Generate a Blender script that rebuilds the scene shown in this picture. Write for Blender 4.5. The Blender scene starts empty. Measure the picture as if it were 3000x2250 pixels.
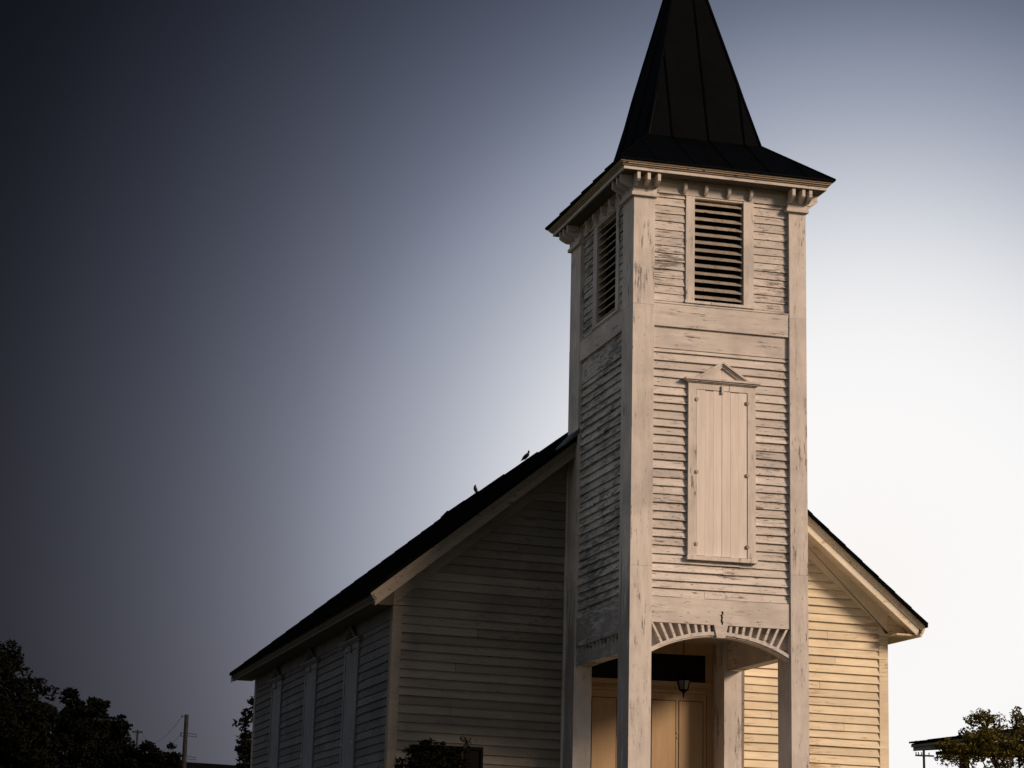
import bpy, math, random
from mathutils import Vector, Matrix
random.seed(7)
R = math.radians
sc = bpy.context.scene
col = sc.collection

# ------------------------------------------------------------------ camera
CAM = Vector((-8.645, -26.0549, 1.6))
YAW, PITCH, ROLL, FPX = -0.2644, 0.2262, 0.0235, 6452.17
def cam_axes():
    cy, sy, cp, sp = math.cos(YAW), math.sin(YAW), math.cos(PITCH), math.sin(PITCH)
    F = Vector((-sy*cp, cy*cp, sp)); r = Vector((cy, sy, 0)); u = r.cross(F)
    c, s = math.cos(ROLL), math.sin(ROLL)
    return F, r*c+u*s, u*c-r*s
cF, cR, cU = cam_axes()
cd = bpy.data.cameras.new('camera'); cam = bpy.data.objects.new('camera', cd); col.objects.link(cam)
cd.sensor_width = 36; cd.lens = FPX/3000*36; cd.clip_start = .1; cd.clip_end = 3000
cam.matrix_world = Matrix(((cR.x, cU.x, -cF.x, CAM.x), (cR.y, cU.y, -cF.y, CAM.y), (cR.z, cU.z, -cF.z, CAM.z), (0, 0, 0, 1)))
sc.camera = cam

# ------------------------------------------------------------------ sky and sun
SUN_AZ = R(134)      # compass angle of the light, clockwise from +Y
SUN_EL = R(23)
AMB_SIDE = .63
GLOW_DIR = Vector((0.41170, 0.90068, 0.13881)).normalized()    # the bright haze around the low sun, behind the tower
w = bpy.data.worlds.new('World'); sc.world = w; w.use_nodes = True
nt = w.node_tree; N = nt.nodes; L = nt.links
for n in list(N): N.remove(n)
def node(nodes, t, **k):
    n = nodes.new(t)
    for a, v in k.items(): setattr(n, a, v)
    return n
wout = node(N, 'ShaderNodeOutputWorld')
sky = node(N, 'ShaderNodeTexSky', sky_type='NISHITA', sun_disc=False, sun_elevation=SUN_EL, sun_rotation=SUN_AZ)
sky.air_density = 1.0; sky.dust_density = 1.0; sky.ozone_density = 1.0
bg1 = node(N, 'ShaderNodeBackground'); bg1.inputs['Strength'].default_value = 0.05
hs = node(N, 'ShaderNodeHueSaturation'); hs.inputs['Saturation'].default_value = .55; hs.inputs['Value'].default_value = .03
L.new(sky.outputs[0], hs.inputs['Color']); L.new(hs.outputs[0], bg1.inputs['Color'])
tc = node(N, 'ShaderNodeTexCoord')
vm = node(N, 'ShaderNodeVectorMath', operation='NORMALIZE'); L.new(tc.outputs['Generated'], vm.inputs[0])
vd = node(N, 'ShaderNodeVectorMath', operation='DOT_PRODUCT'); L.new(vm.outputs[0], vd.inputs[0]); vd.inputs[1].default_value = GLOW_DIR
ac = node(N, 'ShaderNodeMath', operation='ARCCOSINE'); L.new(vd.outputs['Value'], ac.inputs[0])
mul = node(N, 'ShaderNodeMath', operation='MULTIPLY'); L.new(ac.outputs[0], mul.inputs[0]); mul.inputs[1].default_value = 1/math.pi
rp = node(N, 'ShaderNodeValToRGB'); L.new(mul.outputs[0], rp.inputs['Fac'])
def lin(c): return tuple((v/255/12.92 if v/255 <= .04045 else ((v/255+.055)/1.055)**2.4) for v in c)
# degrees away from the bright haze, display colour of the sky there
stops = [(0, (248, 244, 242)), (3, (251, 249, 248)), (5.5, (248, 247, 247)), (7.4, (236, 236, 238)), (9.0, (216, 218, 223)), (10.4, (193, 196, 205)),
         (11.8, (168, 172, 183)), (13.4, (143, 147, 160)), (15.0, (115, 118, 129)), (16.8, (91, 93, 104)), (18.6, (71, 73, 83)), (20.6, (53, 54, 63)), (22.6, (37, 37, 45)), (24.8, (20, 20, 27)), (27.2, (6, 6, 11)), (30, (4, 5, 9)), (35, (4, 5, 9)), (50, (30, 32, 38)),
         (85, (AMB_SIDE*255, AMB_SIDE*255, AMB_SIDE*258)), (120, (AMB_SIDE*255, AMB_SIDE*255, AMB_SIDE*258)), (160, (60, 56, 50))]
rp.color_ramp.interpolation = 'B_SPLINE'
els = rp.color_ramp.elements
while len(els) > 1: els.remove(els[-1])
for i, (p, c) in enumerate(stops):
    e = els[0] if i == 0 else els.new(p/180)
    e.position = p/180; e.color = (*lin(c), 1)
bg2 = node(N, 'ShaderNodeBackground'); bg2.inputs['Strength'].default_value = 1.0
sz = node(N, 'ShaderNodeSeparateXYZ'); L.new(vm.outputs[0], sz.inputs[0])
rt = node(N, 'ShaderNodeValToRGB'); L.new(sz.outputs['Z'], rt.inputs['Fac'])
rt.color_ramp.elements[0].position = .05; rt.color_ramp.elements[0].color = (1.0, .95, .94, 1)
rt.color_ramp.elements[1].position = .40; rt.color_ramp.elements[1].color = (.76, .86, 1.0, 1)
e_ = rt.color_ramp.elements.new(.20); e_.color = (.95, .95, 1.0, 1)
fm = node(N, 'ShaderNodeMapRange'); L.new(vd.outputs['Value'], fm.inputs['Value'])
fm.inputs['From Min'].default_value = .965; fm.inputs['From Max'].default_value = .99; fm.inputs['To Min'].default_value = 1; fm.inputs['To Max'].default_value = 0
mt = node(N, 'ShaderNodeMix', data_type='RGBA', blend_type='MULTIPLY')
L.new(fm.outputs[0], mt.inputs['Factor']); L.new(rp.outputs[0], mt.inputs['A']); L.new(rt.outputs[0], mt.inputs['B'])
L.new(mt.outputs['Result'], bg2.inputs['Color'])
ad = node(N, 'ShaderNodeAddShader'); L.new(bg1.outputs[0], ad.inputs[0]); L.new(bg2.outputs[0], ad.inputs[1]); L.new(ad.outputs[0], wout.inputs[0])
sd = bpy.data.lights.new('sun', 'SUN'); sd.energy = 3.8; sd.angle = R(16); sd.color = (1, .75, .56)
sun = bpy.data.objects.new('sun', sd); col.objects.link(sun)
sdir = Vector((math.sin(SUN_AZ)*math.cos(SUN_EL), math.cos(SUN_AZ)*math.cos(SUN_EL), math.sin(SUN_EL)))
sun.rotation_euler = sdir.to_track_quat('Z', 'Y').to_euler()
vs = sc.view_settings; sc.display_settings.display_device = 'sRGB'
vs.view_transform = 'Standard'; vs.look = 'None'; vs.exposure = 0.0; vs.gamma = 1.0
vs.use_curve_mapping = False

# ------------------------------------------------------------------ helpers
class MB:
    def __init__(s, T=None): s.v = []; s.f = []; s.T = T
    def add(s, vs, fs):
        b = len(s.v); s.v += [tuple(p) for p in vs]; s.f += [tuple(i+b for i in f) for f in fs]
    def box(s, x0, x1, y0, y1, z0, z1):
        s.add([(x0,y0,z0),(x1,y0,z0),(x1,y1,z0),(x0,y1,z0),(x0,y0,z1),(x1,y0,z1),(x1,y1,z1),(x0,y1,z1)],
              [(3,2,1,0),(4,5,6,7),(0,1,5,4),(1,2,6,5),(2,3,7,6),(3,0,4,7)])
    def hexa(s, p):     # eight corners: bottom ring then top ring
        s.add(p, [(3,2,1,0),(4,5,6,7),(0,1,5,4),(1,2,6,5),(2,3,7,6),(3,0,4,7)])
    def loft(s, rings, cap=True):
        n = len(rings[0]); b = len(s.v)
        for r in rings: s.v += [tuple(p) for p in r]
        for k in range(len(rings)-1):
            for i in range(n):
                j = (i+1) % n
                s.f.append((b+k*n+i, b+k*n+j, b+(k+1)*n+j, b+(k+1)*n+i))
        if cap:
            s.f.append(tuple(b+i for i in range(n))[::-1]); e = b+(len(rings)-1)*n
            s.f.append(tuple(e+i for i in range(n)))
    def tube(s, pts, rad, n=6):
        pts = [Vector(p) for p in pts]
        if not isinstance(rad, (list, tuple)): rad = [rad]*len(pts)
        rings = []
        for k, p in enumerate(pts):
            d = (pts[min(k+1, len(pts)-1)]-pts[max(k-1, 0)]).normalized()
            a = d.cross(Vector((0, 0, 1)) if abs(d.z) < .9 else Vector((1, 0, 0))).normalized(); b = d.cross(a)
            rings.append([p+(a*math.cos(2*math.pi*i/n)+b*math.sin(2*math.pi*i/n))*rad[k] for i in range(n)])
        s.loft(rings)
    def prism(s, poly, f0, f1):   # poly of 2-D points mapped by f0 and f1 to the two end faces
        s.loft([[f0(*p) for p in poly], [f1(*p) for p in poly]])
    def build(s, name, mat, parent=None, smooth=False, loc=None):
        m = bpy.data.meshes.new(name)
        vs_ = [s.T(*p) for p in s.v] if s.T else s.v
        if loc is not None: vs_ = [(p[0]-loc[0], p[1]-loc[1], p[2]-loc[2]) for p in vs_]
        m.from_pydata(vs_, [], s.f); m.validate(); m.update()
        m.materials.append(mat)
        if smooth: m.polygons.foreach_set('use_smooth', [True]*len(m.polygons))
        o = bpy.data.objects.new(name, m); col.objects.link(o)
        if loc is not None: o.location = loc
        if parent: o.parent = parent
        return o
def empty(name, label, cat, loc=(0, 0, 0), group=None):
    o = bpy.data.objects.new(name, None); col.objects.link(o); o.location = loc
    o.empty_display_size = .3
    return tag(o, label, cat, group)
def tag(o, label=None, cat=None, group=None, kind=None):
    if label: o['label'] = label
    if cat: o['category'] = cat
    if group: o['group'] = group
    if kind: o['kind'] = kind
    return o
def child(mb, name, mat, parent, smooth=False):
    """mesh under a parent whose own place is known: keeps world coordinates"""
    o = mb.build(name, mat, None, smooth)
    o.parent = parent
    p = parent; off = Vector()
    while p: off += p.location; p = p.parent
    o.location = -off
    return o

# ------------------------------------------------------------------ materials
def new_mat(name):
    m = bpy.data.materials.new(name); m.use_nodes = True
    b = m.node_tree.nodes['Principled BSDF']; return m, m.node_tree.nodes, m.node_tree.links, b
def noise(Nn, Ll, vec, scale, detail=4, rough=.55):
    n = node(Nn, 'ShaderNodeTexNoise'); n.inputs['Scale'].default_value = scale
    n.inputs['Detail'].default_value = detail; n.inputs['Roughness'].default_value = rough
    Ll.new(vec, n.inputs['Vector']); return n.outputs['Fac']
def ramp(Nn, Ll, fac, p0, p1, c0=(0, 0, 0), c1=(1, 1, 1)):
    r = node(Nn, 'ShaderNodeValToRGB'); Ll.new(fac, r.inputs[0])
    e = r.color_ramp.elements; e[0].position = p0; e[1].position = p1; e[0].color = (*c0, 1); e[1].color = (*c1, 1)
    return r.outputs[0]
def mix(Nn, Ll, fac, a, b, mode='MIX'):
    n = node(Nn, 'ShaderNodeMix', data_type='RGBA', blend_type=mode)
    for sock, v in ((n.inputs['Factor'], fac), (n.inputs['A'], a), (n.inputs['B'], b)):
        if isinstance(v, (int, float)): sock.default_value = v
        elif isinstance(v, tuple): sock.default_value = (*v, 1) if len(v) == 3 else v
        else: Ll.new(v, sock)
    return n.outputs['Result']
def paint(name, base, grey, peel, grain, wear=.5, peelamt=.62, spread=.12, bump=.25, dark_streaks=False, rot=.0):
    """weathered house paint: grain = coordinate stretch so that streaks follow the board"""
    m, Nn, Ll, b = new_mat(name)
    t = node(Nn, 'ShaderNodeTexCoord'); g = node(Nn, 'ShaderNodeNewGeometry')
    mp = node(Nn, 'ShaderNodeMapping'); Ll.new(t.outputs['Object'], mp.inputs['Vector']); mp.inputs['Scale'].default_value = grain
    # shift the pattern per board
    cx = node(Nn, 'ShaderNodeCombineXYZ')
    ms = node(Nn, 'ShaderNodeMath', operation='MULTIPLY'); Ll.new(g.outputs['Random Per Island'], ms.inputs[0]); ms.inputs[1].default_value = 37
    for i in range(3): Ll.new(ms.outputs[0], cx.inputs[i])
    av = node(Nn, 'ShaderNodeVectorMath', operation='ADD'); Ll.new(mp.outputs[0], av.inputs[0]); Ll.new(cx.outputs[0], av.inputs[1])
    streak = noise(Nn, Ll, av.outputs[0], 2.2, 6, .65)
    blot = noise(Nn, Ll, t.outputs['Object'], 1.3, 5, .6)
    fine = noise(Nn, Ll, av.outputs[0], 9, 5, .7)
    big = noise(Nn, Ll, t.outputs['Object'], .55, 3, .5)
    c = mix(Nn, Ll, ramp(Nn, Ll, streak, .38, .75), base, tuple(v*.80 for v in base))
    wr = node(Nn, 'ShaderNodeMath', operation='MULTIPLY'); Ll.new(ramp(Nn, Ll, blot, .45, .72), wr.inputs[0]); wr.inputs[1].default_value = wear
    c = mix(Nn, Ll, wr.outputs[0], c, grey)
    rr = node(Nn, 'ShaderNodeMapRange'); Ll.new(g.outputs['Random Per Island'], rr.inputs['Value'])
    rr.inputs['To Min'].default_value = 1-spread; rr.inputs['To Max'].default_value = 1+spread*.5
    cc = node(Nn, 'ShaderNodeCombineColor')
    for i in range(3): Ll.new(rr.outputs[0], cc.inputs[i])
    c = mix(Nn, Ll, 1.0, c, cc.outputs[0], 'MULTIPLY')
    if dark_streaks:      # grey-black streaks on the west faces, stronger low down
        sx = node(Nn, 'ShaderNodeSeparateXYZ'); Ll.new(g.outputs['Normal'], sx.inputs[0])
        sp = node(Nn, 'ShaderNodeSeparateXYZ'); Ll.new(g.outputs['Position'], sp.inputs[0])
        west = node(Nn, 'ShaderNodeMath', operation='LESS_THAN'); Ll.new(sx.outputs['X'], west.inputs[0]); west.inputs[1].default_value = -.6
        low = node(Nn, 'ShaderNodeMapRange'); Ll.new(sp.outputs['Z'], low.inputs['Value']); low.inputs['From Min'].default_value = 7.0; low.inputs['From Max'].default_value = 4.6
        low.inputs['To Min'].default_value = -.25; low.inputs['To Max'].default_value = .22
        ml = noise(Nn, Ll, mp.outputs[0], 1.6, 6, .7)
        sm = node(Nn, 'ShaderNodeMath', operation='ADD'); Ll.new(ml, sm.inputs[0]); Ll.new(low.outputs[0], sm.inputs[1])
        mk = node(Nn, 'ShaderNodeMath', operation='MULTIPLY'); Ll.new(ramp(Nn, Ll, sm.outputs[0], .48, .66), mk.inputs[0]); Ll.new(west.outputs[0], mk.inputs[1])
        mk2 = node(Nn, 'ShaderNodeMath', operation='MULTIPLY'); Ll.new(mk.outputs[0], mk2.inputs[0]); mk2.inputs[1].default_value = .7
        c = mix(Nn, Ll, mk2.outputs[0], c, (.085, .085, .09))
    # peeled flakes: fine streaky spots, in drifts
    am = node(Nn, 'ShaderNodeMath', operation='MULTIPLY_ADD'); Ll.new(big, am.inputs[0]); am.inputs[1].default_value = .35
    Ll.new(fine, am.inputs[2])
    pk = ramp(Nn, Ll, am.outputs[0], peelamt+.17, peelamt+.20)
    c = mix(Nn, Ll, pk, c, peel)
    if rot:        # long strips of bare grey wood where the paint has come away
        rn = noise(Nn, Ll, av.outputs[0], 3.1, 8, .78)
        dr = noise(Nn, Ll, t.outputs['Object'], .9, 4, .6)
        ra = node(Nn, 'ShaderNodeMath', operation='MULTIPLY_ADD'); Ll.new(dr, ra.inputs[0]); ra.inputs[1].default_value = .45; Ll.new(rn, ra.inputs[2])
        rk = ramp(Nn, Ll, ra.outputs[0], .90-rot, .925-rot)
        c = mix(Nn, Ll, rk, c, tuple(v*1.25 for v in peel))
        sk = ramp(Nn, Ll, ra.outputs[0], .80-rot, .92-rot)
        sk2 = node(Nn, 'ShaderNodeMath', operation='MULTIPLY'); Ll.new(sk, sk2.inputs[0]); sk2.inputs[1].default_value = .35
        c = mix(Nn, Ll, sk2.outputs[0], c, grey)
    Ll.new(c, b.inputs['Base Color']); b.inputs['Roughness'].default_value = .72
    b.inputs['Specular IOR Level'].default_value = .25
    bm = node(Nn, 'ShaderNodeBump'); bm.inputs['Strength'].default_value = bump; bm.inputs['Distance'].default_value = .01
    h = mix(Nn, Ll, pk, fine, (0, 0, 0)); Ll.new(h, bm.inputs['Height']); Ll.new(bm.outputs[0], b.inputs['Normal'])
    return m
WHITE = (.66, .595, .54); GREY = (.36, .33, .31); WOOD = (.075, .06, .05)
M_front = paint('tower_boards', WHITE, GREY, WOOD, (1, 1, 9), .5, .615, .2, .2, rot=.10)
M_side = paint('tower_side_boards', (.60, .56, .52), (.36, .34, .33), (.06, .055, .05), (1, 1, 8), .6, .60, .18, .14, dark_streaks=True, rot=.15)
M_navef = paint('shaded_nave_boards', (.24, .21, .175), (.12, .108, .095), (.04, .034, .03), (1, 1, 9), .7, .645, .3, .14, rot=.05)  # shade of the left front wall put into the board colour
M_naver = paint('lit_nave_boards', (.80, .69, .50), (.56, .46, .33), (.30, .18, .08), (1, 1, 9), .7, .65, .16, .15, rot=.07)  # same boards right of the tower, sunlight put into the colour
M_raker = paint('lit_rake_trim', (.82, .75, .62), (.60, .48, .33), (.36, .20, .08), (1, 1, 1.5), .4, .67, .04, .12, rot=.06)  # right rake: bright sunlight put into the trim colour
M_navel = paint('shaded_side_boards', (.125, .126, .132), (.06, .06, .065), (.03, .03, .03), (1, 1, 8), .7, .60, .25, .10)  # weathered grey, with the shade of the left side also put into the colour
M_sidet = paint('shaded_window_paint', (.175, .18, .195), (.09, .09, .10), (.03, .03, .03), (5, 5, .6), .6, .66, .1, .1)  # side windows: darkened like the wall, shade put into the paint colour
M_eave = paint('shaded_eave_paint', (.10, .085, .07), (.06, .05, .04), (.03, .025, .02), (1, 1, 1), .6, .66, .05, .1)  # shadow under the eaves put into the paint colour
M_trim = paint('vertical_trim', (.66, .595, .54), GREY, WOOD, (6, 6, .7), .75, .665, .10, .2, dark_streaks=True, rot=.075)
M_trimr = paint('unstreaked_trim', (.66, .595, .54), GREY, WOOD, (6, 6, .7), .75, .665, .10, .2, rot=.075)  # same trim paint without the grey-black streaks
M_beam = paint('horizontal_trim', (.66, .595, .54), GREY, WOOD, (.8, .8, 7), .65, .645, .08, .18, rot=.075)
M_soff = paint('soffit_paint', (.40, .31, .22), (.25, .20, .16), (.08, .05, .03), (1, 1, 1), .6, .62, .05)
M_door = paint('door_paint', (.42, .29, .165), (.30, .21, .12), (.16, .10, .05), (4, 4, .6), .3, .72, .04)
M_rakel = paint('shaded_rake_trim', (.22, .19, .155), (.11, .09, .075), (.04, .03, .025), (1, 1, 3), .6, .64, .05, .1)  # left rake: shade put into the trim colour
M_shut = paint('shutter_paint', (.74, .66, .60), (.50, .44, .38), (.42, .36, .31), (7, 7, .5), .3, .76, .06, .12)
def simple(name, c, rough=.6, metal=0, spec=.5, var=.3, scale=6):
    m, Nn, Ll, b = new_mat(name)
    t = node(Nn, 'ShaderNodeTexCoord'); n = noise(Nn, Ll, t.outputs['Object'], scale, 5, .6)
    cc = ramp(Nn, Ll, n, .3, .7, tuple(v*(1-var) for v in c), tuple(v*(1+var) for v in c))
    Ll.new(cc, b.inputs['Base Color']); b.inputs['Roughness'].default_value = rough; b.inputs['Metallic'].default_value = metal
    b.inputs['Specular IOR Level'].default_value = spec
    return m
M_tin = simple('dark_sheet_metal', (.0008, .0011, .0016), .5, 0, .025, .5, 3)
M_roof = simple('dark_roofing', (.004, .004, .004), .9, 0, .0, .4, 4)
M_flash = simple('grey_flashing', (.08, .09, .10), .5, .3, .4)
M_black = simple('black_iron', (.0025, .0025, .0025), .7, 0, .03)
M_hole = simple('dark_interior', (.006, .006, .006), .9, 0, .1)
M_slat = paint('louver_paint', (.40, .34, .27), (.22, .19, .16), (.07, .05, .04), (1, 1, 6), .6, .60, .12)
M_hinge = simple('painted_hinge', (.42, .34, .28), .7, 0, .3)
M_glass, Nn, Ll, b_ = new_mat('dark_glass'); b_.inputs['Base Color'].default_value = (.006, .006, .007, 1); b_.inputs['Roughness'].default_value = .35; b_.inputs['Specular IOR Level'].default_value = .1
M_lglass, Nn, Ll, b_ = new_mat('lantern_glass'); b_.inputs['Base Color'].default_value = (.13, .13, .11, 1); b_.inputs['Roughness'].default_value = .3; b_.inputs['Transmission Weight'].default_value = .6
M_brick, Nn, Ll, b_ = new_mat('brick')
bt = node(Nn, 'ShaderNodeTexBrick'); bt.inputs['Color1'].default_value = (.10, .035, .028, 1); bt.inputs['Color2'].default_value = (.07, .028, .022, 1); bt.inputs['Mortar'].default_value = (.12, .10, .09, 1); bt.inputs['Scale'].default_value = 4
t_ = node(Nn, 'ShaderNodeTexCoord'); Ll.new(t_.outputs['Object'], bt.inputs['Vector']); Ll.new(bt.outputs[0], b_.inputs['Base Color']); b_.inputs['Roughness'].default_value = .9
M_ground, Nn, Ll, b_ = new_mat('grass_ground')
t_ = node(Nn, 'ShaderNodeTexCoord'); n1 = noise(Nn, Ll, t_.outputs['Object'], .6, 8, .7)
Ll.new(ramp(Nn, Ll, n1, .3, .7, (.035, .045, .018), (.09, .085, .04)), b_.inputs['Base Color']); b_.inputs['Roughness'].default_value = 1
def leafmat(name, c0, c1, trans):
    m, Nn, Ll, b = new_mat(name)
    g = node(Nn, 'ShaderNodeNewGeometry')
    cc = ramp(Nn, Ll, g.outputs['Random Per Island'], 0, 1, c0, c1); Ll.new(cc, b.inputs['Base Color']); b.inputs['Roughness'].default_value = .75; b.inputs['Specular IOR Level'].default_value = .06
    tr = node(Nn, 'ShaderNodeBsdfTranslucent'); Ll.new(cc, tr.inputs['Color'])
    ms = node(Nn, 'ShaderNodeMixShader'); ms.inputs[0].default_value = trans
    o = Nn['Material Output']; Ll.new(b.outputs[0], ms.inputs[1]); Ll.new(tr.outputs[0], ms.inputs[2]); Ll.new(ms.outputs[0], o.inputs[0])
    return m
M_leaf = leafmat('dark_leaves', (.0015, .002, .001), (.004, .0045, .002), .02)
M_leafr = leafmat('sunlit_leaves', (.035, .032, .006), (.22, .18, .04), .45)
M_bark = simple('bark', (.035, .028, .022), .9, 0, .1)
M_pole = simple('weathered_pole', (.022, .021, .021), .9, 0, .1)
M_fas = simple('house_fascia', (.22, .18, .155), .7, 0, .2)

# ------------------------------------------------------------------ ground
g = MB(); g.add([(-1500,-1500,0),(1500,-1500,0),(1500,1500,0),(-1500,1500,0)], [(0,1,2,3)])
tag(g.build('ground', M_ground), kind='structure')

# ------------------------------------------------------------------ the church
W, D = 2.4, 2.82          # tower plan
XA, XB, YN, YB = -2.40, 4.75, 2.82, 14.60     # nave plan
ZC = 5.30                  # top of the nave corner boards
ZN, ZR = 5.42, 8.71        # eave and ridge
OE, ON = .42, .43
XM = 1.2
FL = 1.05                  # floor level
NR = .0070
def NV(x, y, z): return (x+NR*(z-3), y, z-NR*(x-1.2))     # the old nave leans a little
SL = (ZR-ZN)/(XM-XA+OE)
church = empty('wooden_church', 'weathered white clapboard church with a dark steeple over its porch tower', 'church', (1.2, 6, 0))
def C(mb, name, mat, par=None, smooth=False): return child(mb, name, mat, par or church, smooth)

def boards(mb, o, u, n, z0, z1, pitch, ext, lip=.020, seglen=(2.2, 4.5), jit=.004, sag=None):
    """lapped boards on a wall: o origin, u along the wall, n outwards; ext(z) gives the run from s0 to s1"""
    o = Vector(o); u = Vector(u); n = Vector(n); Z = Vector((0, 0, 1))
    z = z0
    while z < z1-.01:
        zt = min(z+pitch*random.uniform(.94, 1.06), z1)
        b0, b1 = ext(z); t0, t1 = ext(zt)
        if b1-b0 > .05:
            cuts = [0.0]; Ltot = b1-b0; x = random.uniform(.6, seglen[1])
            while x < Ltot-.5: cuts.append(x/Ltot); x += random.uniform(*seglen)
            cuts.append(1.0)
            for ci in range(len(cuts)-1):
                a, c = cuts[ci], cuts[ci+1]
                k = max(2, int((c-a)*Ltot/.35)+1)
                low = []; top = []; back = []
                dz0 = random.uniform(-jit, jit); dz1 = random.uniform(-jit, jit); ph = random.uniform(0, 6)
                lp = lip*random.uniform(.8, 1.25)
                for i in range(k+1):
                    f = a+(c-a)*i/k
                    if i == 0 and ci > 0: f += .004/Ltot
                    s0 = b0+(b1-b0)*f; s1 = t0+(t1-t0)*f
                    q = i/k
                    wob = dz0*(1-q)+dz1*q+.0018*math.sin(ph+7*q)+(sag(s0) if sag else 0)
                    wo = random.uniform(-.0015, .0025)
                    low.append(o+u*s0+n*(lp+wo)+Z*(z+wob)); top.append(o+u*s1+n*.002+Z*(zt+.012+(sag(s1) if sag else 0)))
                    back.append(o+u*s0+n*(-.004)+Z*(z+wob+.001))
                m = k+1
                fs = []
                for i in range(k):
                    fs.append((i, i+1, m+i+1, m+i)); fs.append((2*m+i, 2*m+i+1, i+1, i))
                mb.add(low+top+back, fs)
        z = zt
    return mb
def wallsolid(name, mb, mat): return C(mb, name, mat)

# ---- nave walls
rake = lambda x: ZR-SL*abs(x-XM)-.16        # underside of the roof above the wall
FRV = .30                                    # frieze board height, measured straight down
def ext_front_left(z):
    lo = XA
    zz = z+FRV-.03
    x = XM-(ZR-.16-zz)/SL
    return (max(lo, x), 0.0)
def ext_front_right(z):
    zz = z+FRV-.03
    x = XM+(ZR-.16-zz)/SL
    return (W, min(XB, x))
m = MB(NV)
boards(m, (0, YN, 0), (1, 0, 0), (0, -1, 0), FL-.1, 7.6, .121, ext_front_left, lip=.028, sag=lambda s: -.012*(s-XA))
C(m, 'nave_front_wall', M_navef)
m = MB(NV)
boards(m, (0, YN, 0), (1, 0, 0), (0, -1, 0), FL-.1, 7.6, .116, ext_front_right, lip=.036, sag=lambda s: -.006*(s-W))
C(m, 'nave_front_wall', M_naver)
m = MB(NV)
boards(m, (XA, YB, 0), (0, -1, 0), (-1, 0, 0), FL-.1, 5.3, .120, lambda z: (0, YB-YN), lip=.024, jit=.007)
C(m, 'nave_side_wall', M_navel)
m = MB(NV)
boards(m, (XB, YN, 0), (0, 1, 0), (1, 0, 0), FL-.1, 5.3, .120, lambda z: (0, YB-YN))
C(m, 'nave_side_wall', M_navef)
m = MB(NV)
boards(m, (0, YB, 0), (-1, 0, 0), (0, 1, 0), FL-.1, ZR-.3, .12, lambda z: (-min(XB, XM+(ZR-.2-z)/SL), -max(XA, XM-(ZR-.2-z)/SL)))
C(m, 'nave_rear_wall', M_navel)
# sheathing behind the boards (keeps the walls solid)
m = MB(NV)
m.box(XA+.02, XB-.02, YN+.02, YB-.02, FL-.15, 5.2)
m.prism([(XA+.02, 5.202), (XB-.02, 5.202), (XM, ZR-.25)], lambda x, z: (x, YN+.02, z), lambda x, z: (x, YB-.02, z))
C(m, 'sheathing', M_hole)
# corner boards with small moulded caps
for x0, x1 in ((XA-.03, XA+.095), (XB-.105, XB+.03)):
    m = MB(NV)
    left = x0 < 0
    m.box(x0, x1, YN-.035, YN+.0, FL-.12, ZC-.02)
    xs = (x0, x0+.03) if left else (x1-.03, x1)
    m.box(xs[0], xs[1], YN+.0, YN+.12, FL-.12, ZC-.02)
    m.box(x0-.02, x1+.02, YN-.055, YN+.12, ZC-.02, ZC+.012)
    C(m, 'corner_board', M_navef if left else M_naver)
for x0, x1 in ((XA-.03, XA+.0), (XB, XB+.03)):
    m = MB(NV); m.box(x0, x1, YB-.12, YB+.03, FL-.12, ZC); C(m, 'corner_board', M_trim)
# frieze boards along the rakes (front) and under the eaves (sides)
for sgn in (-1, 1):
    m = MB(NV)
    xe = XA-.03 if sgn < 0 else XB+.03
    xi = 0.0 if sgn < 0 else W
    zt = lambda x: ZR-SL*abs(x-XM)-.15
    pts = [(xe, zt(xe)), (xi, zt(xi)), (xi, zt(xi)-FRV), (XM+sgn*((ZR-.15-FRV-(ZC+.014))/SL), ZC+.014), (xe, ZC+.014)]
    if sgn < 0: pts = pts
    mid = -1.45 if sgn < 0 else 3.9
    m.prism(pts, lambda x, z: (x, YN-.040, z), lambda x, z: (x, YN+.01, z))
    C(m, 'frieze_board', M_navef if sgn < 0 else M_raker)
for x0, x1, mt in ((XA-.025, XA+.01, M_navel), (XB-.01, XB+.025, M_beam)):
    m = MB(NV); m.box(x0, x1, YN+.125, YB-.125, 5.10, 5.28); C(m, 'frieze_board', mt)
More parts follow.
